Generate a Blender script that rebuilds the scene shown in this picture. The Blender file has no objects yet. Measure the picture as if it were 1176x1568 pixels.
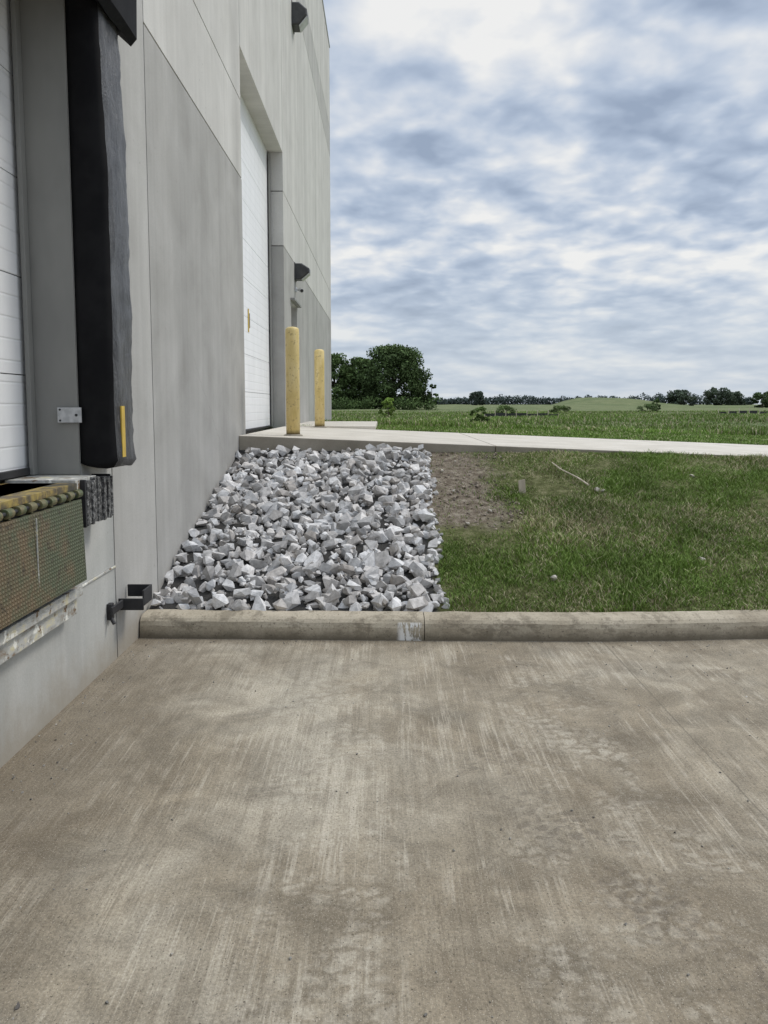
import bpy, bmesh, math, random
import numpy as np
from mathutils import Vector, Matrix, noise as mn
random.seed(7); rng=np.random.default_rng(7)
S=bpy.context.scene
S.view_settings.view_transform='Standard'; S.view_settings.look='None'; S.view_settings.exposure=0
COL=S.collection
DIM='3D'

# ---------------- node helpers
def setin(t,sock,v):
    if isinstance(v,bpy.types.NodeSocket): t.links.new(v,sock)
    elif v is not None:
        try: sock.default_value=v
        except Exception:
            sock.default_value=(v[0],v[1],v[2],1.0) if len(v)==3 else v
def N(t,typ,props=None,ins=None):
    n=t.nodes.new(typ)
    for k,v in (props or {}).items(): setattr(n,k,v)
    for k,v in (ins or {}).items(): setin(t,n.inputs[k],v)
    return n
def M(t,op,a,b=None,c=None,clamp=False):
    n=N(t,'ShaderNodeMath',{'operation':op,'use_clamp':clamp})
    setin(t,n.inputs[0],a)
    if b is not None: setin(t,n.inputs[1],b)
    if c is not None: setin(t,n.inputs[2],c)
    return n.outputs[0]
def MIX(t,f,a,b,blend='MIX'):
    n=N(t,'ShaderNodeMix',{'data_type':'RGBA','blend_type':blend})
    setin(t,n.inputs[0],f); setin(t,n.inputs[6],a); setin(t,n.inputs[7],b)
    return n.outputs[2]
def RAMP(t,f,stops,interp='LINEAR'):
    n=N(t,'ShaderNodeValToRGB'); n.color_ramp.interpolation=interp
    e=n.color_ramp.elements
    while len(e)<len(stops): e.new(0.5)
    for i,(p,c) in enumerate(stops):
        e[i].position=p
        e[i].color=(c,c,c,1) if isinstance(c,(int,float)) else (c[0],c[1],c[2],1)
    setin(t,n.inputs[0],f)
    return n.outputs[0]
def NOISE(t,v,scale,detail=4,rough=.55,dist=0):
    n=N(t,'ShaderNodeTexNoise',{'noise_dimensions':DIM},{'Scale':scale,'Detail':detail,'Roughness':rough,'Distortion':dist})
    setin(t,n.inputs['Vector'],v); return n.outputs['Fac']
def MAP(t,v,scale=(1,1,1),loc=(0,0,0),rot=(0,0,0)):
    n=N(t,'ShaderNodeMapping',None,{'Scale':scale,'Location':loc,'Rotation':rot}); setin(t,n.inputs['Vector'],v)
    return n.outputs[0]
def SM(t,v,a,b):
    n=N(t,'ShaderNodeMapRange',{'interpolation_type':'SMOOTHSTEP'},{'From Min':a,'From Max':b,'To Min':0.0,'To Max':1.0})
    setin(t,n.inputs['Value'],v); return n.outputs[0]
def POS(t):
    g=N(t,'ShaderNodeNewGeometry'); return g.outputs['Position']
def XYZ(t,v):
    n=N(t,'ShaderNodeSeparateXYZ'); setin(t,n.inputs[0],v); return n.outputs
def newmat(name):
    m=bpy.data.materials.new(name); m.use_nodes=True
    t=m.node_tree; b=t.nodes['Principled BSDF']; return m,t,b
def bump(t,b,h,strength=.3,dist=.01):
    n=N(t,'ShaderNodeBump',None,{'Strength':strength,'Distance':dist,'Height':h}); t.links.new(n.outputs[0],b.inputs['Normal'])
def simple(name,c1,c2=None,rough=.6,metal=0,scale=8,bs=.2,stretch=(1,1,1)):
    m,t,b=newmat(name); P=POS(t)
    c2=c2 or tuple(x*.75 for x in c1)
    f=NOISE(t,MAP(t,P,stretch),scale,4,.6)
    setin(t,b.inputs['Base Color'],MIX(t,SM(t,f,.35,.65),c1,c2))
    b.inputs['Roughness'].default_value=rough; b.inputs['Metallic'].default_value=metal
    if bs: bump(t,b,NOISE(t,P,scale*8,3),bs,.004)
    return m
def attrmat(name,rough=.7,bs=0,scale=40,var=.0,spec=.3):
    m,t,b=newmat(name)
    a=N(t,'ShaderNodeAttribute',{'attribute_name':'Col'}).outputs['Color']
    if var:
        f=NOISE(t,POS(t),scale,3,.65)
        a=MIX(t,1.0,a,RAMP(t,f,[(.25,1-var),(.75,1+var)]),'MULTIPLY')
    setin(t,b.inputs['Base Color'],a); b.inputs['Roughness'].default_value=rough
    b.inputs['Specular IOR Level'].default_value=spec
    if bs: bump(t,b,NOISE(t,POS(t),scale*1.5,3),bs,.006)
    return m

# ---------------- mesh helpers
def empty(name,loc=(0,0,0)):
    e=bpy.data.objects.new(name,None); e.location=loc; e.empty_display_size=.3; COL.objects.link(e); return e
def obj(name,me,mats,parent=None):
    o=bpy.data.objects.new(name,me); COL.objects.link(o)
    for m in (mats if isinstance(mats,(list,tuple)) else [mats]): me.materials.append(m)
    if parent: o.parent=parent
    return o
def pymesh(name,V,F,mats,parent=None,midx=None,smooth=False):
    me=bpy.data.meshes.new(name); me.from_pydata([tuple(v) for v in V],[],F)
    if midx is not None:
        o=obj(name,me,mats,parent)
        me.polygons.foreach_set('material_index',midx)
    else: o=obj(name,me,mats,parent)
    if smooth: me.shade_smooth()
    me.update(); return o
def trimesh(name,V,F,C,mat,parent=None):
    me=bpy.data.meshes.new(name); n=len(F)
    me.vertices.add(len(V)); me.vertices.foreach_set('co',np.asarray(V,dtype=np.float32).ravel())
    me.loops.add(n*3); me.loops.foreach_set('vertex_index',np.asarray(F,dtype=np.int32).ravel())
    me.polygons.add(n); me.polygons.foreach_set('loop_start',np.arange(n,dtype=np.int32)*3)
    me.update(calc_edges=True); me.shade_flat()
    if C is not None:
        a=me.attributes.new('Col','FLOAT_COLOR','POINT')
        c4=np.ones((len(V),4),dtype=np.float32); c4[:,:3]=C; a.data.foreach_set('color',c4.ravel())
    return obj(name,me,mat,parent)
class MB:
    def __init__(s): s.V=[];s.F=[];s.I=[]
    def box(s,x0,x1,y0,y1,z0,z1,mi=0):
        b=len(s.V)
        s.V+=[(x0,y0,z0),(x1,y0,z0),(x1,y1,z0),(x0,y1,z0),(x0,y0,z1),(x1,y0,z1),(x1,y1,z1),(x0,y1,z1)]
        for f in [(0,3,2,1),(4,5,6,7),(0,1,5,4),(1,2,6,5),(2,3,7,6),(3,0,4,7)]:
            s.F.append(tuple(b+i for i in f)); s.I.append(mi)
    def cyl(s,p0,p1,r0,r1,n=16,mi=0,cap=True):
        p0=Vector(p0);p1=Vector(p1);d=(p1-p0).normalized()
        a=d.orthogonal().normalized(); c=d.cross(a); b=len(s.V)
        for p,r in((p0,r0),(p1,r1)):
            for i in range(n):
                t=2*math.pi*i/n; s.V.append(tuple(p+a*math.cos(t)*r+c*math.sin(t)*r))
        for i in range(n):
            j=(i+1)%n; s.F.append((b+i,b+j,b+n+j,b+n+i)); s.I.append(mi)
        if cap:
            s.F.append(tuple(b+i for i in reversed(range(n)))); s.I.append(mi)
            s.F.append(tuple(b+n+i for i in range(n))); s.I.append(mi)
    def loft(s,rings,mi=0,closed=True,caps=True,mfun=None):
        b=len(s.V);n=len(rings[0])
        for r in rings: s.V+=[tuple(p) for p in r]
        for k in range(len(rings)-1):
            for i in range(n if closed else n-1):
                j=(i+1)%n; s.F.append((b+k*n+i,b+k*n+j,b+(k+1)*n+j,b+(k+1)*n+i)); s.I.append(mfun(i) if mfun else mi)
        if caps:
            s.F.append(tuple(b+i for i in reversed(range(n)))); s.I.append(mi)
            e=b+(len(rings)-1)*n; s.F.append(tuple(e+i for i in range(n))); s.I.append(mi)
    def make(s,name,mats,parent=None,bevel=0,smooth=False):
        o=pymesh(name,s.V,s.F,mats,parent,s.I,smooth)
        bm=bmesh.new(); bm.from_mesh(o.data); bmesh.ops.recalc_face_normals(bm,faces=bm.faces); bm.to_mesh(o.data); bm.free()
        if bevel:
            m=o.modifiers.new('b','BEVEL'); m.width=bevel; m.segments=2; m.limit_method='ANGLE'
        return o

# ---------------- world / sun
SUN=Vector((.62,.25,.85)).normalized()
el=math.asin(SUN.z); az=math.atan2(SUN.x,SUN.y)
W=bpy.data.worlds.new("World"); S.world=W; W.use_nodes=True
DIM='2D'
t=W.node_tree; bg=t.nodes['Background']; bg.inputs['Strength'].default_value=.1
sky=N(t,'ShaderNodeTexSky',{'sky_type':'NISHITA','sun_disc':False,'sun_elevation':el,'sun_rotation':az,'air_density':1.2,'dust_density':2.0})
g=N(t,'ShaderNodeTexCoord').outputs['Generated']
x,y,z=XYZ(t,g)
zz=M(t,'ADD',M(t,'MAXIMUM',z,0.0),.20)
px=M(t,'DIVIDE',x,zz); py=M(t,'DIVIDE',y,zz)
cv=N(t,'ShaderNodeCombineXYZ',None,{0:px,1:py,2:0.0}).outputs[0]
n1=NOISE(t,MAP(t,cv,(.75,1.2,1),(3.1,1.7,0)),2.0,2,.5,.2)
n2=NOISE(t,MAP(t,cv,(1,1.0,1),(8,2,4)),6.5,4,.46,.15)
vo=N(t,'ShaderNodeTexVoronoi',{'feature':'SMOOTH_F1','voronoi_dimensions':'2D'},{'Scale':9.0,'Smoothness':.6,'Randomness':1.0})
wv=N(t,'ShaderNodeVectorMath',{'operation':'ADD'}); setin(t,wv.inputs[0],cv)
nzc=N(t,'ShaderNodeTexNoise',{'noise_dimensions':'2D'},{'Scale':6.0,'Detail':3.0}); t.links.new(cv,nzc.inputs['Vector'])
sc=N(t,'ShaderNodeVectorMath',{'operation':'SCALE'}); t.links.new(nzc.outputs['Color'],sc.inputs[0]); sc.inputs['Scale'].default_value=.22
t.links.new(sc.outputs[0],wv.inputs[1]); t.links.new(wv.outputs[0],vo.inputs['Vector'])
puff=M(t,'SUBTRACT',.74,M(t,'MULTIPLY',vo.outputs['Distance'],.62))
dx_=M(t,'SUBTRACT',px,.62); dy_=M(t,'SUBTRACT',py,1.28)
mass=SM(t,M(t,'SQRT',M(t,'ADD',M(t,'MULTIPLY',dx_,dx_),M(t,'MULTIPLY',M(t,'MULTIPLY',dy_,dy_),3.0))),.46,.08)
bx=M(t,'SUBTRACT',px,.16); by=M(t,'SUBTRACT',py,1.42)
brt=SM(t,M(t,'SQRT',M(t,'ADD',M(t,'MULTIPLY',bx,bx),M(t,'MULTIPLY',M(t,'MULTIPLY',by,by),2.0))),.42,.05)
hi=SM(t,z,.02,.22)
det=M(t,'ADD',M(t,'MULTIPLY',n2,.60),M(t,'MULTIPLY',puff,.40))
det=M(t,'ADD',.5,M(t,'MULTIPLY',M(t,'SUBTRACT',det,.5),M(t,'ADD',.5,M(t,'MULTIPLY',hi,.5))))
d=M(t,'ADD',M(t,'MULTIPLY',n1,.46),M(t,'MULTIPLY',det,.56))
d=M(t,'ADD',M(t,'SUBTRACT',d,M(t,'MULTIPLY',mass,.17)),M(t,'MULTIPLY',brt,.04))
cl=RAMP(t,d,[(.35,(3.2,4.0,5.5)),(.44,(4.4,5.3,6.9)),(.50,(5.6,6.4,7.8)),(.56,(7.1,7.6,8.5)),(.64,(9.0,9.1,9.3))])
hz=SM(t,z,.0,.20)
cl=MIX(t,hz,MIX(t,.6,cl,(6.2,7.0,8.0,1)),cl)
cl=MIX(t,.07,cl,sky.outputs[0])
zen=M(t,'ADD',1.0,M(t,'MULTIPLY',SM(t,z,.48,.95),1.5))
cl=MIX(t,1.0,cl,N(t,'ShaderNodeCombineXYZ',None,{0:zen,1:M(t,'MULTIPLY',zen,.985),2:M(t,'MULTIPLY',zen,.95)}).outputs[0],'MULTIPLY')
t.links.new(cl,bg.inputs['Color'])
L=bpy.data.lights.new('sun','SUN'); L.energy=1.5; L.angle=math.radians(14); L.color=(1,.94,.85)
so=bpy.data.objects.new('sun',L); COL.objects.link(so); so.rotation_euler=SUN.to_track_quat('Z','Y').to_euler(); so.location=(10,5,20)

# ---------------- camera
cam=bpy.data.cameras.new('camera'); co=bpy.data.objects.new('camera',cam); COL.objects.link(co); S.camera=co
cam.sensor_fit='VERTICAL'; cam.sensor_height=24; cam.lens=24*1178/1568; cam.shift_y=-58/1568
cam.clip_start=.05; cam.clip_end=5000
co.location=(0,0,1.6); co.rotation_euler=(math.radians(90-5.06),0,0)

# ---------------- pavement material (2D noises: the slab is flat)
m_pave,t,b=newmat('pavement_concrete'); P=POS(t); X,Y,Z=XYZ(t,P)
big=NOISE(t,P,.7,4,.62,.5)
base=RAMP(t,big,[(.3,(.225,.188,.135)),(.45,(.285,.246,.184)),(.56,(.34,.30,.232)),(.7,(.41,.37,.295))])
med=NOISE(t,P,3.2,6,.72,.4)
base=MIX(t,.7,base,MIX(t,1.0,base,RAMP(t,med,[(.3,.55),(.7,1.38)]),'MULTIPLY'))
s1=NOISE(t,MAP(t,P,(24,.9,1)),1.0,4,.75)
s2=NOISE(t,MAP(t,P,(85,2.6,1)),1.0,3,.75)
patch=SM(t,NOISE(t,P,1.6,4,.65,.4),.43,.60)
st=M(t,'MULTIPLY',SM(t,M(t,'ADD',M(t,'MULTIPLY',s1,.5),M(t,'MULTIPLY',s2,.5)),.49,.61),patch)
base=MIX(t,M(t,'MULTIPLY',st,.42),base,(.55,.50,.41,1))
patch2=SM(t,NOISE(t,MAP(t,P,(1,1,1),(7,3,1)),1.2,4,.65,.4),.43,.58)
base=MIX(t,M(t,'MULTIPLY',M(t,'MULTIPLY',SM(t,s1,.50,.40),patch2),.38),base,(.17,.14,.10,1))
mud=SM(t,NOISE(t,MAP(t,P,(1.6,1,1),(2,8,1)),2.1,5,.68,.8),.56,.70)
base=MIX(t,M(t,'MULTIPLY',mud,.38),base,(.175,.142,.10,1))
def track(base,dx,dy,ox,oy,w,a0,a1,col,amt,bw=.09,seed=0,thr=(.45,.62)):
    l=math.hypot(dx,dy);dx/=l;dy/=l; nx,ny=dy,-dx
    ac=M(t,'SUBTRACT',M(t,'ADD',M(t,'MULTIPLY',X,nx),M(t,'MULTIPLY',Y,ny)),nx*ox+ny*oy)
    al=M(t,'SUBTRACT',M(t,'ADD',M(t,'MULTIPLY',X,dx),M(t,'MULTIPLY',Y,dy)),dx*ox+dy*oy)
    v=N(t,'ShaderNodeCombineXYZ',None,{0:M(t,'ADD',M(t,'ADD',ac,seed*3.3),M(t,'MULTIPLY',M(t,'SUBTRACT',nw,.5),.10)),1:M(t,'ADD',M(t,'MULTIPLY',al,1.35),M(t,'MULTIPLY',M(t,'SUBTRACT',nw,.5),.12)),2:0.0}).outputs[0]
    vo=N(t,'ShaderNodeTexVoronoi',{'feature':'DISTANCE_TO_EDGE','voronoi_dimensions':'2D'},{'Scale':1/bw,'Randomness':.7}); setin(t,vo.inputs['Vector'],v)
    blk=SM(t,M(t,'ADD',vo.outputs['Distance'],M(t,'MULTIPLY',M(t,'SUBTRACT',nd,.5),.9)),.0,.36)
    mk=SM(t,M(t,'ABSOLUTE',M(t,'ADD',ac,M(t,'MULTIPLY',M(t,'SUBTRACT',nw,.5),.3))),w,w*.3)
    e=M(t,'MULTIPLY',SM(t,al,a0,a0+.5),SM(t,al,a1,a1-.6))
    nz=SM(t,NOISE(t,MAP(t,P,(1,1,1),(seed*3,0,0)),3,4,.75),thr[0],thr[1])
    f=M(t,'MULTIPLY',M(t,'MULTIPLY',M(t,'MULTIPLY',mk,e),nz),M(t,'MULTIPLY',blk,amt))
    return MIX(t,f,base,col)
nd=NOISE(t,P,24,4,.75); nw=NOISE(t,MAP(t,P,(1,1,1),(3,9,0)),7,3,.6)
LT=(.50,.455,.37,1); DK=(.12,.10,.078,1)
base=track(base,-.06,1,-.10,1.0,.40,0,4.0,LT,.52,seed=1,thr=(.42,.62))
base=track(base,.10,1,.60,1.0,.44,0,4.0,LT,.42,seed=3,bw=.075)
base=track(base,-.3,1.2,1.15,2.5,.36,-.8,1.9,LT,.42,seed=5,bw=.08)
base=track(base,-.48,1.2,.95,2.2,.22,-.9,1.7,DK,.58,seed=4,bw=.07,thr=(.42,.60))
base=track(base,-.15,1.0,-.35,1.9,.14,-.6,1.8,DK,.35,seed=12,bw=.07,thr=(.46,.62))
def line(base,coord,c,w,col,amt):
    f=SM(t,M(t,'ABSOLUTE',M(t,'SUBTRACT',coord,c)),w,w*.5); return MIX(t,M(t,'MULTIPLY',f,amt),base,col)
base=line(base,X,1.49,.005,(.12,.105,.08,1),.5)
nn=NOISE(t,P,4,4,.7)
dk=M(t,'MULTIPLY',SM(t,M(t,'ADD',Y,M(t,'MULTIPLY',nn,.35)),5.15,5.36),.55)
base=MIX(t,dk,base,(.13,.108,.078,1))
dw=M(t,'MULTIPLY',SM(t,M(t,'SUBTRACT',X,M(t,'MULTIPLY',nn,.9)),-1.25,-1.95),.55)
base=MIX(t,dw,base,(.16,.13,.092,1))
fine=NOISE(t,P,90,4,.75); spk=NOISE(t,P,240,2,.6)
base=MIX(t,1.0,base,RAMP(t,fine,[(.25,.68),(.75,1.32)]),'MULTIPLY')
base=MIX(t,SM(t,spk,.67,.74),base,(.58,.53,.45,1))
base=MIX(t,SM(t,NOISE(t,MAP(t,P,(1,1,1),(5,5,5)),110,2,.5),.69,.75),base,(.10,.085,.065,1))
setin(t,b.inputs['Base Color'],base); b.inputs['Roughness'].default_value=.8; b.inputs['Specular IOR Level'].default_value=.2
bump(t,b,M(t,'ADD',M(t,'MULTIPLY',fine,.6),M(t,'MULTIPLY',s2,.8)),.45,.006)
DIM='3D'

def concrete(name,c1,c2,c3,streak=False,stain=None,fv=.12):
    m,t,b=newmat(name); P=POS(t)
    f=NOISE(t,P,1.8,4,.6,.3)
    c=RAMP(t,f,[(.3,c1),(.5,c2),(.7,c3)])
    if streak:
        s=NOISE(t,MAP(t,P,(1,2.2,.10)),1.0,4,.55)
        c=MIX(t,.8,c,MIX(t,1.0,c,RAMP(t,s,[(.3,.82),(.7,1.11)]),'MULTIPLY'))
        s=NOISE(t,MAP(t,P,(1,16,.35)),1.0,3,.6)
        c=MIX(t,.25,c,MIX(t,1.0,c,RAMP(t,s,[(.3,.82),(.7,1.12)]),'MULTIPLY'))
    fi=NOISE(t,P,70,3,.7)
    c=MIX(t,1.0,c,RAMP(t,fi,[(.25,1-fv),(.75,1+fv)]),'MULTIPLY')
    if stain: c=stain(t,c,P)
    setin(t,b.inputs['Base Color'],c); b.inputs['Roughness'].default_value=.8; b.inputs['Specular IOR Level'].default_value=.25
    bump(t,b,fi,.25,.004)
    return m
def wallstain(t,c,P):
    X,Y,Z=XYZ(t,P)
    n=NOISE(t,P,3,4,.7)
    lo=SM(t,M(t,'SUBTRACT',Z,M(t,'MULTIPLY',n,.5)),.08,-.3)
    c=MIX(t,M(t,'MULTIPLY',lo,.7),c,(.29,.25,.19,1))
    a=M(t,'ADD',M(t,'SUBTRACT',Z,1.45),M(t,'MULTIPLY',M(t,'SUBTRACT',Y,7.7),.75))
    a=M(t,'ADD',a,M(t,'MULTIPLY',M(t,'SUBTRACT',n,.5),.25))
    f=M(t,'MULTIPLY',SM(t,M(t,'ABSOLUTE',a),.008,.003),M(t,'MULTIPLY',SM(t,Y,6.6,7.0),SM(t,Y,9.3,8.8)))
    c=MIX(t,M(t,'MULTIPLY',f,.22),c,(.16,.15,.13,1))
    sp=SM(t,NOISE(t,P,18,2,.6),.71,.76)
    return MIX(t,M(t,'MULTIPLY',sp,.35),c,(.24,.23,.21,1))
m_wl=concrete('wall_light_paint',(.53,.52,.49),(.57,.56,.53),(.61,.60,.57),True,wallstain,.07)
m_wd=concrete('wall_grey_paint',(.345,.338,.318),(.39,.383,.363),(.43,.423,.403),True,wallstain,.07)
m_wm=concrete('wall_mid_paint',(.41,.403,.38),(.45,.443,.42),(.49,.483,.46),True,wallstain,.07)
m_wb=concrete('wall_dock_base_paint',(.39,.395,.38),(.44,.445,.425),(.49,.49,.47),True,wallstain,.07)
m_joint=simple('joint_sealant',(.13,.13,.125),rough=.7,bs=0)
def kerbstain(t,c,P):
    X,Y,Z=XYZ(t,P)
    n=NOISE(t,P,7,5,.7)
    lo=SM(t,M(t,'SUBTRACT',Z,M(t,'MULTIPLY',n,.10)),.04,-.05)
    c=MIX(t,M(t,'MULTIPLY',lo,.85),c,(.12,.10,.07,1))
    n=NOISE(t,MAP(t,P,(2.6,1,5)),3,5,.75)
    c=MIX(t,M(t,'MULTIPLY',SM(t,n,.50,.62),.6),c,(.17,.145,.105,1))
    pit=SM(t,NOISE(t,P,55,3,.6),.62,.68)
    c=MIX(t,M(t,'MULTIPLY',pit,.7),c,(.11,.09,.07,1))
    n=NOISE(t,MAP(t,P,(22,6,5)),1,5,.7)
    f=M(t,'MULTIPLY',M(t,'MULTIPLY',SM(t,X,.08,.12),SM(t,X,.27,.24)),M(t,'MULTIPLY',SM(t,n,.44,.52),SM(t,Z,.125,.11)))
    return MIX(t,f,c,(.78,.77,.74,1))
m_kerb=concrete('kerb_concrete',(.31,.265,.195),(.41,.36,.275),(.50,.445,.35),False,kerbstain,.2)
m_drive=concrete('driveway_concrete',(.49,.455,.39),(.56,.52,.45),(.62,.58,.51))
m_retain=concrete('slab_edge_concrete',(.22,.195,.155),(.29,.26,.21),(.37,.335,.28))

# ---------------- terrain
def zdr(x): return 1.19-.04*np.clip(x,-2,14)
def vnoise(x,y,sc,seed):
    return np.array([mn.noise(Vector((a*sc+seed,b*sc,seed))) for a,b in zip(np.ravel(x),np.ravel(y))]).reshape(np.shape(x))
def terr(x,y,nz=True):
    x=np.asarray(x,float);y=np.asarray(y,float)
    tt=np.clip((y-5.38)/(9-5.38),0,1)
    top=np.minimum(1.06,zdr(x)-.02)
    z=.125+(top-.125)*tt
    z=np.where(y>9.02,zdr(x)-.08,z)
    far=zdr(x)-.03; k=np.clip((y-14)/18,0,1)
    far=far*(1-k)+.93*k
    far=far+np.clip(y-150,0,900)*.0034
    far=far+2.9*np.exp(-(((x-66)/14)**4+((y-230)/25)**2))+.9*np.exp(-(((x-45)/14)**2+((y-190)/25)**2))+1.2*np.exp(-(((x-150)/30)**2+((y-260)/35)**2))
    z=np.where(y>13.4,far,z)
    z=np.where(y<5.34,-.05,z)
    return z
def axis(a): return np.array(sorted(set(np.round(a,3))))
xs=axis(list(np.arange(-2.2,8,.16))+list(np.arange(8,30,.8))+list(np.arange(30,120,4))+list(np.arange(120,1600,40))+list(-np.arange(2.5,30,2))+list(-np.arange(30,1500,40)))
ys=axis(list(np.arange(-30,5.2,5))+[5.33,5.36]+list(np.arange(5.45,14,.15))+[8.99,9.03]+list(np.arange(14,40,.5))+list(np.arange(40,120,3))+list(np.arange(120,400,8))+list(np.arange(400,2600,60)))
GX,GY=np.meshgrid(xs,ys)
GZ=terr(GX,GY)
amp=np.where((GY>5.4)&(GY<8.95),.022,np.where(GY>13.6,np.clip(.01+(GY-13.6)*.003,0,.5),0))
GZ=GZ+amp*vnoise(GX,GY,1.6,3.3)*np.where(GY>40,0,1)+np.where(GY>40,amp,0)*vnoise(GX,GY,.06,9.1)
nx,ny=len(xs),len(ys)
V=np.stack([GX.ravel(),GY.ravel(),GZ.ravel()],1)
F=[(j*nx+i,j*nx+i+1,(j+1)*nx+i+1,(j+1)*nx+i) for j in range(ny-1) for i in range(nx-1)]
DIM='2D'
m_gr,t,b=newmat('ground_soil_grass'); P=POS(t); X,Y,Z=XYZ(t,P)
f=NOISE(t,P,9,4,.7); f2=NOISE(t,P,1.6,4,.6)
near=RAMP(t,f,[(.3,(.07,.072,.03)),(.5,(.11,.12,.048)),(.7,(.21,.20,.11))])
dirt=RAMP(t,NOISE(t,P,11,5,.8),[(.3,(.10,.08,.058)),(.45,(.16,.13,.098)),(.55,(.23,.195,.15)),(.7,(.34,.30,.24))])
wb=M(t,'MULTIPLY',M(t,'SUBTRACT',f2,.5),1.1)
dm=M(t,'MULTIPLY',SM(t,M(t,'ADD',X,wb),1.35,1.0),SM(t,M(t,'ADD',Y,wb),6.7,7.1))
near=MIX(t,dm,near,dirt)
lawn=RAMP(t,NOISE(t,P,3,4,.7),[(.3,(.10,.15,.04)),(.5,(.135,.195,.055)),(.7,(.19,.24,.085))])
fld=RAMP(t,NOISE(t,MAP(t,P,(.03,.10,1)),1,5,.65),[(.3,(.095,.12,.055)),(.45,(.13,.16,.068)),(.55,(.19,.195,.10)),(.7,(.125,.165,.068))])
fld=MIX(t,.55,fld,RAMP(t,NOISE(t,MAP(t,P,(.35,1.1,1)),1,4,.75),[(.3,(.06,.078,.04)),(.5,(.12,.15,.068)),(.7,(.21,.22,.115))]))
c=MIX(t,SM(t,Y,12,13),near,lawn); c=MIX(t,SM(t,Y,20,24),c,fld)
grav=M(t,'MULTIPLY',SM(t,X,.42,.36),SM(t,Y,9.2,9.0))
c=MIX(t,grav,c,(.06,.058,.055,1))
setin(t,b.inputs['Base Color'],c); b.inputs['Roughness'].default_value=.95; b.inputs['Specular IOR Level'].default_value=.1
bump(t,b,NOISE(t,P,25,4,.75),.8,.03)
DIM='3D'
pymesh('ground',V,F,m_gr,smooth=True)

pm=MB(); pm.box(-1.72,45,-30,5.24,-.2,0); pm.make('pavement',[m_pave])

# kerb
def kerb_y(x):
    pts=[(-1.7,5.20),(-.6,5.165),(.3,5.14),(1.3,5.12),(2.0,5.14),(2.8,5.2),(4,5.36),(6,5.55),(45,5.55)]
    xa=[p[0] for p in pts]; ya=[p[1] for p in pts]; return float(np.interp(x,xa,ya))
prof=[(0,-.06),(.012,.085),(.022,.115),(.042,.135),(.07,.146),(.11,.15),(.20,.15),(.215,.142),(.22,.12),(.22,-.06)]
kb=MB(); segs=[(-1.69,.275),(.28,2.9),(2.905,6),(6.005,12),(12.005,45)]
for a,c_ in segs:
    k=max(2,int((c_-a)/.06)) if a<6 else 6
    rings=[]
    for i in range(k+1):
        xx=a+(c_-a)*i/k; y0=kerb_y(xx)
        rings.append([(xx,y0+p+.007*mn.noise(Vector((xx*6,j*.6,0))),q+.006*mn.noise(Vector((xx*7,j*.7,7)))*(q>0)) for j,(p,q) in enumerate(prof)])
    kb.loft(rings)
kb.make('kerb',[m_kerb])

# driveway slab
dm_=MB()
for (a,c_,y0,y1) in [(-1.7,1.3,9,13.3),(1.306,4.3,9.0,13.3),(4.306,7.3,9,13.3),(7.306,14,9,13.3),(14.006,60,9,13.3)]:
    za,zb=float(zdr(a)),float(zdr(c_)); bb=len(dm_.V)
    dm_.V+=[(a,y0,za-.4),(c_,y0,zb-.4),(c_,y1,zb-.4),(a,y1,za-.4),(a,y0,za),(c_,y0,zb),(c_,y1,zb),(a,y1,za)]
    for i,f in enumerate([(0,3,2,1),(4,5,6,7),(0,1,5,4),(1,2,6,5),(2,3,7,6),(3,0,4,7)]):
        dm_.F.append(tuple(bb+k for k in f)); dm_.I.append(0 if i==1 else 1)
dm_.box(-1.7,-.15,13.306,17.5,.8,1.255,0)
dm_.make('driveway',[m_drive,m_retain],bevel=.012)

# ---------------- warehouse
wh=empty('warehouse_building',(-20,8,0))
def WB(mb,y0,y1,z0,z1,mi=0,g=(0,0,0,0)):
    e=.008; mb.box(-1.95,-1.70,y0+e*g[0],y1-e*g[1],z0+e*g[2],z1-e*g[3],mi)
wb_=MB(); H=12.7
WB(wb_,-12,1.6,0,H,2); WB(wb_,1.6,4.3,0,1.2,3); WB(wb_,1.6,4.3,4.1,H,2)
WB(wb_,4.3,4.79,0,1.2,3,(0,1,0,0)); WB(wb_,4.3,4.79,1.2,H,2,(0,1,0,0))
WB(wb_,4.79,5.69,0,H,2,(1,1,0,0))
for y0,y1 in [(5.69,9.46)]:
    WB(wb_,y0,y1,0,4.3,1,(1,0,0,1)); WB(wb_,y0,y1,4.3,5.2,0,(1,1,1,1))
    WB(wb_,y0,y1,5.2,9.4,0,(1,1,1,1)); WB(wb_,y0,y1,9.4,H,0,(1,1,1,0))
WB(wb_,9.46,13.3,0,1.1,1); WB(wb_,9.46,13.3,5.83,9.4,0,(1,1,0,1)); WB(wb_,9.46,13.3,9.4,H,0,(1,1,1,0))
WB(wb_,13.3,14.3,0,4.3,1,(0,0,0,1)); WB(wb_,14.3,15.25,0,1.2,1); WB(wb_,14.3,15.25,3.5,4.3,1,(0,0,0,1)); WB(wb_,15.25,19.6,0,4.3,1,(0,1,0,1))
WB(wb_,13.3,19.6,4.3,5.2,0,(1,1,1,1)); WB(wb_,13.3,19.6,5.2,9.4,0,(1,1,1,1)); WB(wb_,13.3,19.6,9.4,10.3,2,(1,1,1,1)); WB(wb_,13.3,19.6,10.3,H,0,(1,1,1,0))
WB(wb_,19.6,25,0,4.3,1,(1,0,0,1)); WB(wb_,19.6,25,4.3,5.2,0,(1,0,1,1)); WB(wb_,19.6,25,5.2,9.4,0,(1,0,1,1)); WB(wb_,19.6,25,9.4,10.3,2,(1,0,1,1)); WB(wb_,19.6,25,10.3,H,0,(1,0,1,0))
o=wb_.make('wall_panels',[m_wl,m_wd,m_wm,m_wb]); o.parent=wh; o.matrix_parent_inverse=Matrix.Translation((20,-8,0))
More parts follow.
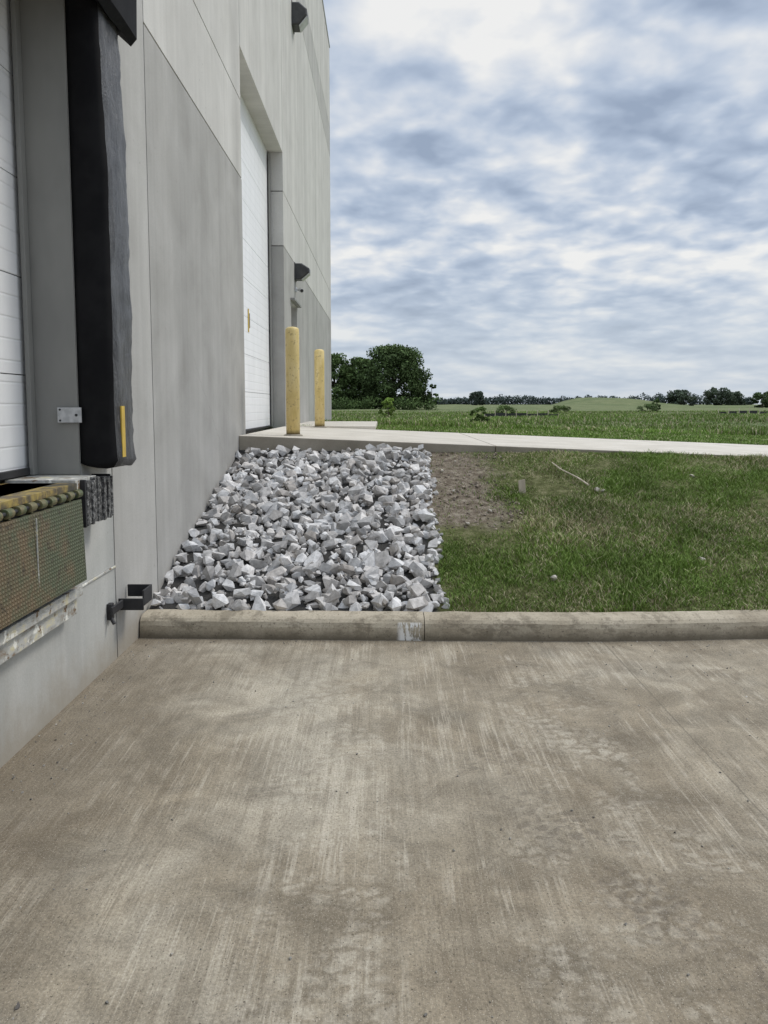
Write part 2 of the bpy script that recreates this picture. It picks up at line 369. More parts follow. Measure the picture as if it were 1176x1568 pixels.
jm=MB()
for y in (4.79,5.69,9.46,13.3,19.6):
    z0=5.84 if y in(9.46,13.3) else 0
    jm.box(-1.79,-1.708,y-.012,y+.012,z0,H-.01)
for z in (4.3,5.2,9.4,10.3):
    jm.box(-1.78,-1.709,5.70 if z<10 else 13.31,9.445 if z<5.5 else 24.99,z-.012,z+.012)
    if z<5.5: jm.box(-1.78,-1.709,13.32,24.99,z-.012,z+.012)
body=MB(); body.box(-60,-2.06,-12,24.96,0,12.55); body.box(-2.06,-1.95,-12,1.6,0,12.5); body.box(-2.06,-1.95,4.31,9.45,0,12.5); body.box(-2.06,-1.95,13.31,14.29,0,12.5); body.box(-2.06,-1.95,15.26,24.95,0,12.5)
cop=MB(); cop.box(-2.0,-1.68,-12,25.02,12.702,12.76)
m_ribdoor,t,b=newmat('white_ribbed_door'); P=POS(t); X,Y,Z=XYZ(t,P)
zf=M(t,'FRACT',M(t,'DIVIDE',Z,.115)); gr=SM(t,M(t,'ABSOLUTE',M(t,'SUBTRACT',zf,.5)),.42,.5)
c=MIX(t,M(t,'MULTIPLY',gr,.22),(.84,.85,.86,1),(.50,.51,.52,1))
c=MIX(t,1.0,c,RAMP(t,NOISE(t,MAP(t,P,(1,2,.6)),2,4,.6),[(.3,.93),(.7,1.03)]),'MULTIPLY')
setin(t,b.inputs['Base Color'],c); b.inputs['Roughness'].default_value=.45
bump(t,b,M(t,'SUBTRACT',1.0,gr),.35,.006)
m_black=simple('black_rubber',(.016,.016,.018),(.03,.03,.032),rough=.6,scale=6)
m_steel=simple('galvanised_steel',(.50,.51,.52),(.38,.39,.40),rough=.45,metal=.4,scale=30,bs=.1)
m_yel=simple('yellow_paint',(.66,.46,.075),(.52,.35,.06),rough=.5,scale=5,bs=.1)
m_greyp=simple('grey_frame_paint',(.25,.25,.235),(.20,.20,.19),rough=.6,scale=2,stretch=(1,1,.4))
def door(name,x,y0,y1,z0,z1):
    d=MB(); z=z0
    while z<z1-.01:
        h=min(.53,z1-z); d.box(x-.05,x,y0,y1,z+.003,z+h-.003); z+=h
    d.box(x-.08,x-.055,y0,y1,z0,z1)
    return d.make(name,[m_ribdoor])
parts=[door('dock_door',-1.985,1.5,4.29,1.24,4.2),door('drive_in_door',-1.953,9.47,13.29,1.27,5.9),
 jm.make('panel_joints',[m_joint]),body.make('building_body',[m_wm]),cop.make('roof_coping',[m_steel])]
md=MB(); md.box(-1.93,-1.89,14.36,15.19,1.26,3.44,0); md.box(-1.93,-1.86,14.3,14.36,1.2,3.5,1); md.box(-1.93,-1.86,15.19,15.25,1.2,3.5,1); md.box(-1.93,-1.86,14.36,15.19,3.44,3.5,1); md.box(-1.88,-1.83,14.42,14.46,2.2,2.35,2)
md.box(-1.70,-1.62,14.2,15.35,3.52,3.56,1)
parts.append(md.make('entry_door',[m_ribdoor,m_greyp,m_steel],bevel=.004))
fr=MB()
fr.box(-1.96,-1.935,4.235,4.297,1.22,4.2,0)
fr.box(-1.93,-1.905,13.2,13.297,1.24,5.8,0)
fr.box(-1.952,-1.93,9.5,13.27,1.245,1.27,2)
fr.box(-1.983,-1.955,1.6,4.25,1.222,1.26,2)
fr.box(-1.950,-1.942,11.18,11.24,2.66,2.99,1)
fr.box(-1.950,-1.935,11.24,11.27,2.72,2.93,0)
parts.append(fr.make('door_hardware',[m_greyp,m_yel,m_black],bevel=.003))
rv=MB(); rv.box(-1.934,-1.701,4.288,4.2985,1.22,4.1,0)
parts.append(rv.make('dock_jamb_lining',[m_greyp]))
lp=MB(); lp.box(-1.805,-1.672,4.262,4.270,1.508,1.592,0); lp.cyl((-1.79,4.266,1.52),(-1.79,4.256,1.52),.006,.006,8,1); lp.cyl((-1.79,4.266,1.58),(-1.79,4.256,1.58),.006,.006,8,1); lp.cyl((-1.70,4.266,1.55),(-1.70,4.256,1.55),.008,.008,8,1)
parts.append(lp.make('latch_plate',[m_steel,m_black],bevel=.003))
for p in parts: p.parent=wh; p.matrix_parent_inverse=Matrix.Translation((20,-8,0))

# ---------------- dock seal
m_vinyl,t,b=newmat('black_vinyl'); P=POS(t)
n=NOISE(t,MAP(t,P,(3,3,1)),3,4,.65)
c=RAMP(t,n,[(.35,(.035,.035,.038)),(.65,(.11,.112,.116))])  # grey sheen of the sky is put into the vinyl's base colour
cr=SM(t,NOISE(t,MAP(t,P,(1,7,1.5)),7,4,.75,2.5),.58,.68)
c=MIX(t,M(t,'MULTIPLY',cr,.7),c,(.25,.25,.255,1))
setin(t,b.inputs['Base Color'],c)
b.inputs['Roughness'].default_value=.38
bump(t,b,M(t,'ADD',NOISE(t,MAP(t,P,(2,5,1)),5,4,.7,1.5),M(t,'MULTIPLY',NOISE(t,MAP(t,P,(1,8,2)),9,4,.7,2),.4)),.7,.03)
m_flap_shade=simple('black_flap_shaded',(.006,.006,.007),(.011,.011,.012),rough=.75,scale=5,bs=.1)  # flap black with the pad side's missing sky reflection painted in as darkness
m_flap_shade.node_tree.nodes['Principled BSDF'].inputs['Specular IOR Level'].default_value=.15
ds=empty('dock_seal',(-1.6,3,2.5))
def pad(name,yc0,sgn):
    prof=[(-1.70,0),(-1.66,-.010),(-1.60,-.008),(-1.535,.0),(-1.507,.02),(-1.500,.06),(-1.503,.13),(-1.508,.22),(-1.512,.32),(-1.522,.385),(-1.545,.415),(-1.61,.425),(-1.70,.425)]
    rings=[];zs=list(np.linspace(1.28,3.9,90))
    for k,z in enumerate(zs):
        w=max(0,(z-2.9))*.03; r=[]
        lowb=math.exp(-(z-1.28)/.06)
        for j,(px_,py_) in enumerate(prof):
            s_=.35 if j<5 else 1
            d=s_*(.013*mn.noise(Vector((j*.55,z*2.6,1+yc0)))+.008*mn.noise(Vector((j*1.1,z*9,4)))+.004*mn.noise(Vector((j*1.7,z*25,4))))
            if j in(0,12): d=0
            x=px_+d-w*(px_>-1.65)+.015*lowb*(px_>-1.55)-.03*(k==0)*(px_>-1.6)
            r.append((x,yc0+sgn*(py_+d*.7),z-(.03*(px_+1.7)/.2)*math.exp(-k/3.)-.012*math.sin(j*.9)*(k<3)))
        rings.append(r)
    m=MB(); m.loft(rings,mfun=lambda i:1 if i<4 else 0); o=m.make(name,[m_vinyl,m_flap_shade],smooth=True); return o
a=pad('side_pad',4.30,1); c_=pad('side_pad_near',1.60,-1)
hp=MB(); 
rings=[]
for y in np.linspace(1.15,4.76,40):
    rings.append([(-1.70,y,3.90),(-1.50+.01*mn.noise(Vector((y*3,0,0))),y,3.72+.02*mn.noise(Vector((y*4,1,0)))),(-1.46+.01*mn.noise(Vector((y*3,5,0))),y,3.76),(-1.45,y,4.3),(-1.50,y,4.4),(-1.70,y,4.4)])
hp.loft(rings)
h_=hp.make('head_pad',[m_flap_shade])
ys_=MB(); 
rg=[]
for z in np.linspace(1.31,1.60,7):
    rg.append([(-1.494,4.372,z),(-1.494,4.425,z),(-1.486,4.425,z),(-1.486,4.372,z)])
ys_.loft(rg); ym=ys_.make('yellow_guide_stripe',[m_yel])
for o in (a,c_,h_,ym): o.parent=ds; o.matrix_parent_inverse=Matrix.Translation((1.6,-3,-2.5))

# ---------------- dock leveler
m_deck,t,b=newmat('worn_yellow_deck'); P=POS(t); X,Y,Z=XYZ(t,P)
n=NOISE(t,P,14,5,.7)
c=MIX(t,SM(t,n,.40,.60),(.36,.27,.08,1),(.13,.10,.06,1)); c=MIX(t,SM(t,NOISE(t,P,5,4,.6),.50,.62),c,(.07,.065,.05,1))
setin(t,b.inputs['Base Color'],c); b.inputs['Roughness'].default_value=.6; bump(t,b,NOISE(t,P,60,3),.5,.004)
m_lip,t,b=newmat('diamond_plate_lip'); P=POS(t); X,Y,Z=XYZ(t,P)
u=M(t,'MULTIPLY',M(t,'ADD',Y,M(t,'MULTIPLY',Z,1.3)),135); v=M(t,'MULTIPLY',M(t,'SUBTRACT',Y,M(t,'MULTIPLY',Z,1.3)),135)
dd=SM(t,M(t,'MULTIPLY',M(t,'SINE',u),M(t,'SINE',v)),.0,.6)
n=NOISE(t,P,6,5,.75)
rust=SM(t,M(t,'ADD',n,M(t,'MULTIPLY',M(t,'SUBTRACT',3.45,Y),.28)),.38,.68)
c=MIX(t,rust,(.075,.09,.05,1),(.14,.098,.055,1))
c=MIX(t,M(t,'MULTIPLY',dd,.6),c,MIX(t,rust,(.19,.205,.13,1),(.28,.215,.13,1)))
c=MIX(t,M(t,'MULTIPLY',SM(t,NOISE(t,P,24,4,.75),.54,.66),.8),c,(.05,.045,.03,1))
setin(t,b.inputs['Base Color'],c); b.inputs['Roughness'].default_value=.6; b.inputs['Metallic'].default_value=.15; bump(t,b,dd,.9,.005)
m_green=simple('green_hinge',(.09,.12,.06),(.20,.17,.09),rough=.5,metal=.3,scale=20)
m_sill,t,b=newmat('chipped_sill'); P=POS(t)
n=NOISE(t,MAP(t,P,(1,1,2)),9,6,.7)
c=RAMP(t,n,[(.30,(.20,.13,.08)),(.42,(.36,.36,.33)),(.52,(.47,.475,.46)),(.62,(.58,.54,.38))])
c=MIX(t,SM(t,NOISE(t,MAP(t,P,(1,1,1),(4,4,4)),6,5,.7),.58,.62),c,(.80,.80,.74,1))
c=MIX(t,SM(t,NOISE(t,MAP(t,P,(1,1,1),(9,4,4)),11,5,.7),.58,.62),c,(.17,.11,.06,1))
setin(t,b.inputs['Base Color'],c); b.inputs['Roughness'].default_value=.7; bump(t,b,n,.5,.01)
dl=empty('dock_leveler',(-1.6,3,1.2))
k=MB()
k.box(-1.98,-1.60,1.62,3.99,1.165,1.20,0)
k.box(-1.98,-1.61,3.995,4.285,1.13,1.215,3)
k.box(-1.698,-1.64,1.62,4.0,.66,1.16,5)
yy=1.7
while yy<3.93:
    k.cyl((-1.578,yy,1.150),(-1.578,yy+.055,1.150),.022,.022,12,2); yy+=.105
k.cyl((-1.578,1.65,1.150),(-1.578,3.97,1.150),.010,.010,10,4)
yy=1.75
while yy<3.9:
    k.box(-1.612,-1.585,yy,yy+.02,1.06,1.163,2); yy+=.21
ob1=k.make('deck_and_hinge',[m_deck,m_lip,m_green,m_sill,m_black,m_black],bevel=.003)
lipm=MB()
for (x0,z0,x1,z1) in [(-1.565,1.120,-1.545,.70)]:
    lipm.V+=[(x0-.02,1.68,z0),(x0,1.68,z0),(x0,3.955,z0),(x0-.02,3.955,z0),(x1-.02,1.70,z1),(x1,1.70,z1),(x1,3.94,z1),(x1-.02,3.94,z1)]
    for f in [(0,3,2,1),(4,5,6,7),(0,1,5,4),(1,2,6,5),(2,3,7,6),(3,0,4,7)]: lipm.F.append(f); lipm.I.append(0)
lipm.box(-1.556,-1.549,3.40,3.405,.73,1.10,1)
ob2=lipm.make('hanging_lip',[m_lip,m_sill],bevel=.004)
sl=MB(); sl.box(-1.699,-1.60,1.55,4.02,.60,.655,0); sl.box(-1.699,-1.632,1.55,4.02,.50,.5995,0); sl.box(-1.699,-1.69,4.02,4.78,.585,.60,0)
ob3=sl.make('dock_sill',[m_sill],bevel=.008)
for o in (ob1,ob2,ob3): o.parent=dl; o.matrix_parent_inverse=Matrix.Translation((1.6,-3,-1.2))

# ---------------- dock bumper
m_lam,t,b=newmat('laminated_rubber'); P=POS(t); n=NOISE(t,P,40,5,.8)
setin(t,b.inputs['Base Color'],RAMP(t,n,[(.38,(.014,.014,.015)),(.48,(.07,.07,.07)),(.60,(.34,.34,.33))])); b.inputs['Roughness'].default_value=.8; bump(t,b,n,1,.02)
bu=MB()
yy=4.07
while yy<4.42:
    j=random.uniform(-.012,.01); bu.box(-1.695,-1.575+j,yy,yy+.0235,.965+random.uniform(-.008,.008),1.205+random.uniform(-.01,.006),0); yy+=.0245
bu.box(-1.69,-1.582,4.05,4.068,.955,1.21,1); bu.box(-1.69,-1.582,4.42,4.435,.955,1.21,1)
bu.make('dock_bumper',[m_lam,m_black],bevel=.003)

# ---------------- chock bracket
cb=MB()
cb.box(-1.699,-1.67,4.62,4.67,.29,.39,0)
cb.box(-1.67,-1.655,4.60,4.80,.325,.375,0)
cb.box(-1.69,-1.53,4.80,4.812,.305,.38,0)
cb.box(-1.69,-1.53,4.98,4.992,.35,.43,0)
cb.box(-1.54,-1.528,4.812,4.98,.33,.43,0)
cb.box(-1.69,-1.54,4.812,4.98,.322,.33,0)
cb.cyl((-1.67,4.62,.30),(-1.65,4.61,.27),.012,.012,8,0)
cb.make('wheel_chock_bracket',[m_black],bevel=.003)

# ---------------- bollards
m_bol,t,b=newmat('bollard_yellow'); P=POS(t); X,Y,Z=XYZ(t,P)
n=NOISE(t,MAP(t,P,(3,3,.8)),3,5,.65)
c=RAMP(t,n,[(.3,(.58,.44,.15)),(.5,(.74,.58,.25)),(.7,(.82,.68,.36))])
c=MIX(t,M(t,'MULTIPLY',SM(t,NOISE(t,P,20,5,.7),.56,.64),.6),c,(.34,.23,.10,1))
c=MIX(t,SM(t,M(t,'ADD',Z,M(t,'MULTIPLY',n,.08)),1.36,1.28),c,(.12,.085,.035,1))
setin(t,b.inputs['Base Color'],c); b.inputs['Roughness'].default_value=.55; bump(t,b,n,.2,.01)
def bollard(x,y,r,h):
    z=float(zdr(x)); m=MB(); n=28; rings=[]
    for zz_,rr in [(-.05,r*1.0),(h-.05,r),(h-.02,r*.97),(h,r*.88),(h+.012,r*.6),(h+.018,r*.15)]:
        rings.append([(x+rr*math.cos(2*math.pi*i/n),y+rr*math.sin(2*math.pi*i/n),z+zz_) for i in range(n)])
    m.loft(rings,0)
    rings=[[(x+rr*math.cos(2*math.pi*i/n),y+rr*math.sin(2*math.pi*i/n),z+zz_) for i in range(n)] for zz_,rr in [(-.01,r+.035),(.012,r+.03),(.02,r+.002)]]
    m.loft(rings,1)
    return m.make('bollard',[m_bol,m_retain],smooth=True)
bollard(-1.12,9.5,.085,1.31); bollard(-1.10,13.2,.085,1.31)

# ---------------- wall lights
m_fix=simple('bronze_fixture',(.03,.03,.032),(.05,.05,.05),rough=.45,bs=.05)
m_lens=simple('frosted_lens',(.62,.63,.63),(.5,.5,.5),rough=.2,bs=0)
def wlight(y,z,s=1.0):
    m=MB(); w=.17*s
    pr=[(-1.70,.20),(-1.56,.20),(-1.42,.08),(-1.42,-.02),(-1.58,-.20),(-1.70,-.20)]
    def rg(yy,sc=1): return [(-1.70+(a+1.70)*sc,yy,z+bz*s*sc) for a,bz in pr]
    m.loft([rg(y-w,.9),rg(y-w+.02),rg(y+w-.02),rg(y+w,.9)],0)
    L_=[(-1.425,-.035),(-1.575,-.205),(-1.560,-.218),(-1.410,-.048)]
    m.loft([[(a,y-w*.8,z+bz*s) for a,bz in L_],[(a,y+w*.8,z+bz*s) for a,bz in L_]],1)
    m.box(-1.699,-1.685,y-w*1.1,y+w*1.1,z-.22*s,z+.22*s,0)
    m.make('wall_light',[m_fix,m_lens],bevel=.006)
wlight(15.0,8.80); wlight(15.0,4.15,.75)
cm=MB(); cm.box(-1.699,-1.67,14.95,15.05,3.78,3.86,0); cm.cyl((-1.67,15,3.82),(-1.60,15,3.80),.018,.018,10,0); cm.cyl((-1.60,15.0,3.82),(-1.56,14.85,3.78),.04,.04,14,0); cm.cyl((-1.56,14.85,3.78),(-1.557,14.84,3.777),.03,.03,14,1)
cm.make('security_camera',[m_lens,m_black],bevel=.002)

# ---------------- gravel
def hull(seed,flat):
    r=np.random.default_rng(seed); bm=bmesh.new()
    for i in range(12):
        v=r.normal(size=3); v/=np.linalg.norm(v); v*=r.uniform(.75,1.12); v=np.clip(v,-.74,.74)
        bm.verts.new((v[0]*r.uniform(.95,1.25),v[1]*.85,v[2]*flat))
    ret=bmesh.ops.convex_hull(bm,input=bm.verts)
    for v in [g for g in bm.verts if not g.link_faces]: bm.verts.remove(v)
    bmesh.ops.triangulate(bm,faces=bm.faces); bm.verts.ensure_lookup_table(); bm.verts.index_update()
    V=np.array([v.co[:] for v in bm.verts]); F=np.array([[v.index for v in f.verts] for f in bm.faces]); bm.free(); return V,F
T=[hull(i,random.uniform(.5,.85)) for i in range(30)]
def rotm(a,b_,c):
    return np.array((Matrix.Rotation(a,3,'Z')@Matrix.Rotation(b_,3,'X')@Matrix.Rotation(c,3,'Y')))
def stones(name,plist,mat):
    VV=[];FF=[];CC=[];o=0
    for (x,y,z,s,tilt,col) in plist:
        V,F=T[random.randrange(len(T))]
        R=rotm(random.uniform(0,6.28),random.gauss(0,tilt),random.gauss(0,tilt))
        v=(V*s)@R.T+np.array([x,y,z]); VV.append(v);FF.append(F+o);o+=len(v);CC.append(np.tile(col,(len(v),1)))
    return trimesh(name,np.vstack(VV),np.vstack(FF),np.vstack(CC),mat)
m_stone=attrmat('limestone',.85,.5,22,.34,.2)
pl=[]
def edge_x(y): return .38+.10*(y-5.4)/3.6+.03*math.sin(y*5)
def scol():
    g_=random.choice([.52,.58,.66,.46,.34,.64,.56,.42,.60]); g_*=random.uniform(.85,1.1); w=random.uniform(0,.028)
    return (g_+w,g_,g_-w*1.0)
step=.106
for layer in range(3):
    y=5.42
    while y<9.0:
        x=-1.66+(layer*.04)
        while x<edge_x(y):
            s=random.choice([.036,.048,.06,.07,.078,.088,.098])*random.uniform(.85,1.12)
            if layer==2 and random.random()<.55: x+=step; continue
            xx=min(max(x+random.uniform(-.06,.06),-1.65),edge_x(y)+random.uniform(-.03,.03)); yy=min(max(y+random.uniform(-.06,.06),5.43),8.95)
            z=float(terr(xx,yy))+[-.03,.015,.055][layer]+random.uniform(-.02,.03)+.02*mn.noise(Vector((xx*2,yy*2,0)))
            pl.append((xx,yy,z,s,.5,scol())); x+=step
        y+=step
for _ in range(500):
    yy=random.uniform(5.42,8.95); xx=random.uniform(-1.66,edge_x(yy)+.06); pl.append((xx,yy,float(terr(xx,yy))+random.uniform(.0,.06),random.uniform(.018,.034),.8,scol()))
for _ in range(90):
    yy=random.uniform(5.42,8.95); xx=edge_x(yy)+random.uniform(-.02,.06); pl.append((xx,yy,float(terr(xx,yy))+.015,random.uniform(.03,.055),.6,scol()))
stones('gravel_bed',pl,m_stone)
pl=[]
for _ in range(1100):
    r=random.random()
    if r<.35: x=-1.68+abs(random.gauss(0,.16)); y=random.uniform(1.2,5.1)
    elif r<.5: x=random.uniform(-1.5,3.5); y=5.13-abs(random.gauss(0,.10))
    elif r<.75: x=random.gauss(2.2,.5); y=random.uniform(2,5.0)
    else: x=random.uniform(-1.6,2.5); y=random.uniform(.8,5)
    s=random.choice([.002,.003,.003,.004,.005,.007]); g_=random.uniform(.12,.5)
    pl.append((x,y,s*.4,s,.4,(g_,g_*.95,g_*.85)))
for (x,y,s) in [(2.24,4.25,.022),(2.27,4.24,.015),(-.98,1.92,.012),(-.75,1.85,.012),(-1.3,2.0,.01)]: pl.append((x,y,s*.4,s,.4,(.12,.11,.10)))
stones('gravel_debris',pl,m_stone)
pl=[]
for (x,y,s) in [(1.32,5.84,.045),(2.16,7.72,.05),(2.2,7.70,.03),(1.0,7.2,.03),(2.6,6.2,.03),(.62,8.3,.03),(.8,8.6,.02),(.7,7.7,.025),(.75,6.9,.03),(3.3,8.2,.04)]:
    pl.append((x,y,float(terr(x,y))+.025,s,.4,(.50,.46,.40)))
for _ in range(420):
    x=random.uniform(.5,1.35); y=random.uniform(6.8,8.95); s=random.uniform(.006,.026); g_=random.uniform(.12,.34)
    pl.append((x,y,float(terr(x,y))+.006,s,.4,(g_,g_*.84,g_*.68)))
stones('loose_rock',pl,m_stone)
m_wood=simple('weathered_wood',(.62,.55,.45),(.44,.38,.30),rough=.8,scale=10,stretch=(1,1,.2))
sk=MB(); zb=float(terr(1.40,7.7)); sk.loft([[(1.365,7.68,zb-.05),(1.43,7.68,zb-.05),(1.43,7.73,zb-.05),(1.365,7.73,zb-.05)],[(1.352,7.70,zb+.13),(1.417,7.69,zb+.145),(1.42,7.74,zb+.14),(1.355,7.745,zb+.12)]])
sk.make('wooden_stake',[m_wood],bevel=.003)
sk=MB(); p=[Vector((1.855,8.47,0)),Vector((1.90,8.26,0)),Vector((2.02,8.00,0)),Vector((2.08,7.78,0))]
for q in p: q.z=float(terr(q.x,q.y))+.055
for i in range(3): sk.cyl(p[i],p[i+1],.006+.001*i,.006+.001*(i+1),8)
sk.make('fallen_stick',[m_wood])

# ---------------- grass
m_blade=attrmat('grass_blades',.65,spec=.2)
def blades(name,x,y,h,w,lean,cols):
    n=len(x); z=terr(x,y)-.004; a=rng.uniform(0,2*np.pi,n); la=rng.uniform(0,2*np.pi,n)
    dx,dy=np.cos(a)*w/2,np.sin(a)*w/2; lx,ly=np.cos(la)*lean*h,np.sin(la)*lean*h
    V=np.zeros((n,5,3)); 
    V[:,0]=np.stack([x-dx,y-dy,z],1); V[:,1]=np.stack([x+dx,y+dy,z],1)
    V[:,2]=np.stack([x-dx*.8+lx*.35,y-dy*.8+ly*.35,z+h*.6],1); V[:,3]=np.stack([x+dx*.8+lx*.35,y+dy*.8+ly*.35,z+h*.6],1)
    V[:,4]=np.stack([x+lx,y+ly,z+h],1)
    b=(np.arange(n)*5)[:,None]
    F=np.concatenate([b+np.array([[0,1,3]]),b+np.array([[0,3,2]]),b+np.array([[2,3,4]])],1).reshape(-1,3)
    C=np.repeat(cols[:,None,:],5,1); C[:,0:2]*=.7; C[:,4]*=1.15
    trimesh(name,V.reshape(-1,3),F,C.reshape(-1,3),m_blade)
def pn(x,y,sc,s):
    r=np.random.default_rng(s); o=np.zeros_like(x)
    for i in range(9):
        k=r.normal(size=2)*sc*(1+i*.35); o+=np.sin(k[0]*x+k[1]*y+r.uniform(0,6.28))/(1+i*.25)
    return o/3.2
def gcols(x,y,dry,amp=.45):
    n=len(x); g1=np.array([.11,.185,.034]); g2=np.array([.21,.30,.07]); dr=np.array([.53,.47,.30])
    k=rng.uniform(0,1,n)[:,None]; c=g1*(1-k)+g2*k; p=pn(x,y,1.6,5)
    dm=(rng.uniform(0,1,n)<np.clip(dry+amp*pn(x,y,2.4,11),.03,.85))[:,None]
    c=np.where(dm,dr*rng.uniform(.6,1.1,(n,1)),c); return c*(1+.32*p[:,None])
n=170000; x=rng.uniform(.42,8,n); x=np.where(rng.uniform(0,1,n)<.75,.42+(x-.42)*.55,x); y=rng.uniform(5.37,8.99,n)
dens=.82+.55*pn(x,y,3,21)
dirtm=np.clip((1.4+.25*pn(x,y,3,2)-x)/.4,0,1)*np.clip((y-6.6+.35*pn(x,y,3,4))/.4,0,1)
keep=(rng.uniform(0,1,n)<dens*(1-.95*dirtm))&(x>.44+.03*np.sin(y*5)+.10*(y-5.4)/3.6)
x,y=x[keep],y[keep]; tuft=np.clip(1+.8*pn(x,y,4,31),.4,2.3)
h=rng.uniform(.018,.05,len(x))*tuft
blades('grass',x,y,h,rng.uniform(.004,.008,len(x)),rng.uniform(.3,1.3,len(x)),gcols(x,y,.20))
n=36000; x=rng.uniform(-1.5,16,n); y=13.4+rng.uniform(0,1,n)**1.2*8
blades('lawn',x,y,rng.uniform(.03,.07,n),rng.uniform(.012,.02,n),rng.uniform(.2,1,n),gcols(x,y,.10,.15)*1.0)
n=52000; y=20+rng.uniform(0,1,n)**1.6*75; x=rng.uniform(-.12,.62,n)*y+rng.uniform(-1,1,n)
c=gcols(x,y,.17,.2)*.95*(1+.35*pn(x,y,.22,41)[:,None]); hh=rng.uniform(.06,.18,n)*np.clip(1+.6*pn(x,y,.35,77),.3,2)
blades('meadow_grass',x,y,hh,rng.uniform(.012,.03,n)*(.6+y/35),rng.uniform(.1,.8,n),c)

# ---------------- trees
m_leaf=attrmat('foliage',.8,spec=.1)
m_bark=simple('bark',(.09,.07,.05),(.05,.04,.03),rough=.9,scale=3)
def leaves(C0,R,n,size,col,r,var=.3):
    d=r.normal(size=(n,3)); d/=np.linalg.norm(d,axis=1)[:,None]; d*=(r.uniform(.35,1,(n,1)))**.6
    p=C0+d*R; a=r.normal(size=(n,3)); a/=np.linalg.norm(a,axis=1)[:,None]; b=np.cross(a,r.normal(size=(n,3))); b/=np.linalg.norm(b,axis=1)[:,None]
    s=size*r.uniform(.6,1.3,(n,1)); V=np.stack([p-a*s,p-b*s*.6,p+a*s,p+b*s*.6],1)
    c=np.tile(col,(n,1))*r.uniform(1-var,1+var,(n,1))*(1+.35*d[:,2:3]); return V,np.repeat(c[:,None,:],4,1)  # upper leaves of a clump painted lighter, as top light
def packleaf(name,Vs,Cs,parent):
    V=np.vstack(Vs);C=np.vstack(Cs);n=len(V); b=(np.arange(n)*4)[:,None]
    F=np.concatenate([b+np.array([[0,1,2]]),b+np.array([[0,2,3]])],1).reshape(-1,3)
    return trimesh(name,V.reshape(-1,3),F,C.reshape(-1,3),m_leaf,parent)
def tree(name,x,y,h,rx,low=.12,ncl=60,nl=90,size=.22,col=(.05,.085,.025),seed=0):
    r=np.random.default_rng(seed); z=float(terr(x,y)); e=empty(name,(x,y,z))
    tk=MB(); th=h*.55; bend=r.normal(size=2)*.03*h
    tk.cyl((0,0,-.3),(bend[0]*.5,bend[1]*.5,th*.5),h*.03,h*.022,10,0,False); tk.cyl((bend[0]*.5,bend[1]*.5,th*.5),(bend[0],bend[1],h*.85),h*.022,h*.006,10,0,False)
    Vs=[];Cs=[]
    for i in range(ncl):
        a=r.uniform(0,6.283); cz=h*(low+(1-low)*r.uniform(0,.95)**.85); rel=(cz/h-low)/(1-low)
        wid=rx*math.sqrt(max(.03,1-max(0,(rel-.35)/.65)**2))*(.86+.14*min(1,rel/.3)); rad=math.sqrt(r.uniform(.15,1))*.85
        c0=np.array([math.cos(a)*rad*wid,math.sin(a)*rad*wid,cz]); cr=rx*r.uniform(.15,.27)
        c0[2]=min(c0[2],h-cr*.6)
        k=.6+.75*rel+r.normal()*.2  # light from above painted in: clumps brighten towards the crown top
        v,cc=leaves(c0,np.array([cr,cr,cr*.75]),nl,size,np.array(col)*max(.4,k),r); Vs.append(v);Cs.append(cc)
        if i%5==0: tk.cyl((bend[0]*.5,bend[1]*.5,max(h*.15,cz*.55)),tuple(c0),h*.009,h*.002,6,0,False)
    t_=tk.make('trunk_and_limbs',[m_bark],e,smooth=True); packleaf('foliage',Vs,Cs,e)
G=(.068,.10,.038)
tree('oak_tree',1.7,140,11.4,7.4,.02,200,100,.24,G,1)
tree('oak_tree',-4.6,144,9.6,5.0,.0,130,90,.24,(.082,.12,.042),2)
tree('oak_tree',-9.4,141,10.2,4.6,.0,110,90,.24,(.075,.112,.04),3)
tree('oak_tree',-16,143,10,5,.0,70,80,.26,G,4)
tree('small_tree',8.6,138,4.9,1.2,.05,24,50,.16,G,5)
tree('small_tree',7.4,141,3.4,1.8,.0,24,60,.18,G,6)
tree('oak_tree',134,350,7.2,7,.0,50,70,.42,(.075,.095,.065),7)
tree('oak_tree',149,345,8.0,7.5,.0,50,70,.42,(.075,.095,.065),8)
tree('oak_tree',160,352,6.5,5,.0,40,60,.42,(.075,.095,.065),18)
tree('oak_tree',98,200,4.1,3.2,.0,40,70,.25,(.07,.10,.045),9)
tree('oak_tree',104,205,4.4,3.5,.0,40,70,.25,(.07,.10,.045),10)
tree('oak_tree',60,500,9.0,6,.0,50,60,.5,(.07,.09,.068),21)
tree('small_tree',35.3,100,1.7,.75,.0,22,50,.09,(.07,.11,.04),11)
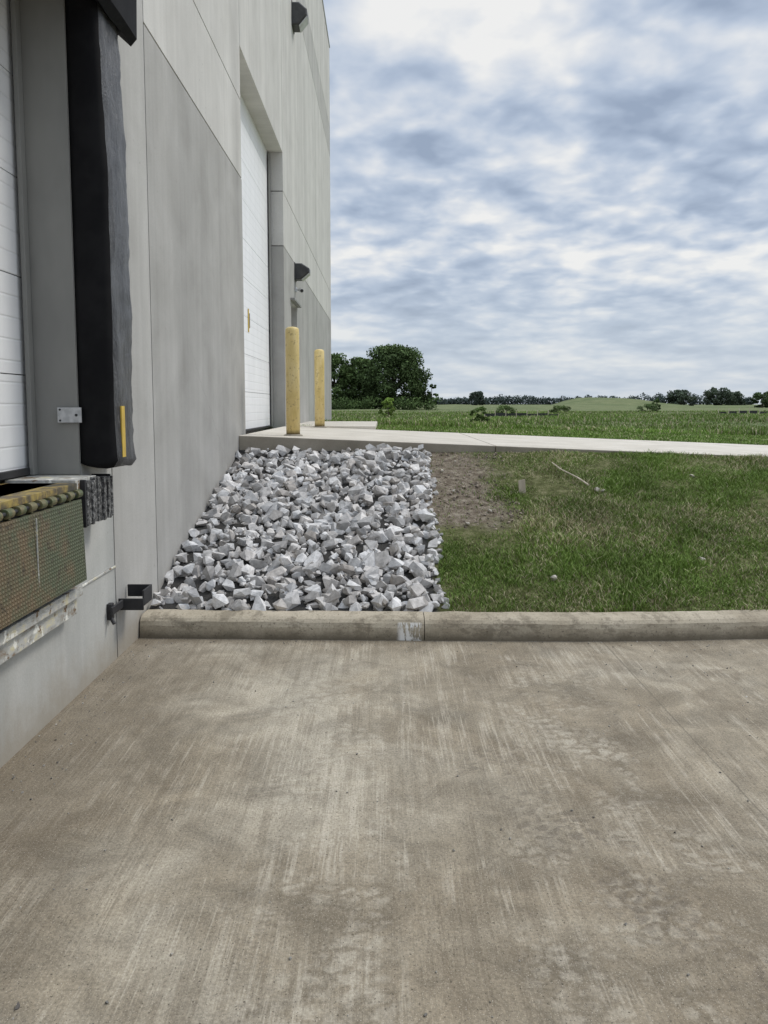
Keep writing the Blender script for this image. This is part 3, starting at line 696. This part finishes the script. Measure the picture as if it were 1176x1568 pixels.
tree('shrub',.25,45,1.15,.62,.0,26,70,.045,(.19,.27,.065),12)
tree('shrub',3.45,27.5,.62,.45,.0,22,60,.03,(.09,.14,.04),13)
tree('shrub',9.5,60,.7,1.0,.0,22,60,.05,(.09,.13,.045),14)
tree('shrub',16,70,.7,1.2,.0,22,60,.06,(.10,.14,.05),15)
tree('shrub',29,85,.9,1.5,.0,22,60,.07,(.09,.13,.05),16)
Vs=[];Cs=[];r=np.random.default_rng(55)
for i in range(140):
    xx=r.uniform(-22,9.5); yy=132+r.uniform(-2,3); zt=float(terr(xx,yy))
    v,cc=leaves(np.array([xx,yy,zt+r.uniform(.2,1.6)]),np.array([1.3,1,.9]),40,.17,np.array([.08,.12,.042])*r.uniform(.6,1.4),r); Vs.append(v);Cs.append(cc)
packleaf('hedgerow_undergrowth',Vs,Cs,None)
Vs=[];Cs=[]
for xx in np.arange(-160,720,2.8):
    yy=620+60*math.sin(xx*.01)+r.uniform(-12,12); zt=float(terr(xx,yy)); hgt=6.2+2.8*mn.noise(Vector((xx*.03,0,0)))+3.0*max(0,mn.noise(Vector((xx*.011,9,0))))+r.uniform(-.8,1.2)
    if r.random()<.08: hgt+=2.5
    v,cc=leaves(np.array([xx,yy,zt+hgt*.45]),np.array([4.2,4,hgt*.6]),150,.85,np.array([.072,.092,.082])*r.uniform(.8,1.2),r,.15); Vs.append(v);Cs.append(cc)  # bluish distance haze is put into the leaf colour
packleaf('distant_tree_line',Vs,Cs,None)

sf=MB(); xx=6.0
while xx<9.8:
    z0=float(terr(xx,46)); 
    sf.box(xx,xx+.62,46,46.01,z0,z0+.24+random.uniform(-.05,.03),0); sf.box(xx-.02,xx+.02,45.97,46.0,z0-.1,z0+.42,1); xx+=.63
xx=26
while xx<30:
    z0=float(terr(xx,60)); sf.box(xx,xx+.62,60,60.01,z0,z0+.30+random.uniform(-.08,.03),0); sf.box(xx-.02,xx+.02,59.97,60.0,z0-.1,z0+.5,1); xx+=.8
sf.make('silt_fence',[m_black,m_wood])
print('done',len(bpy.data.objects))
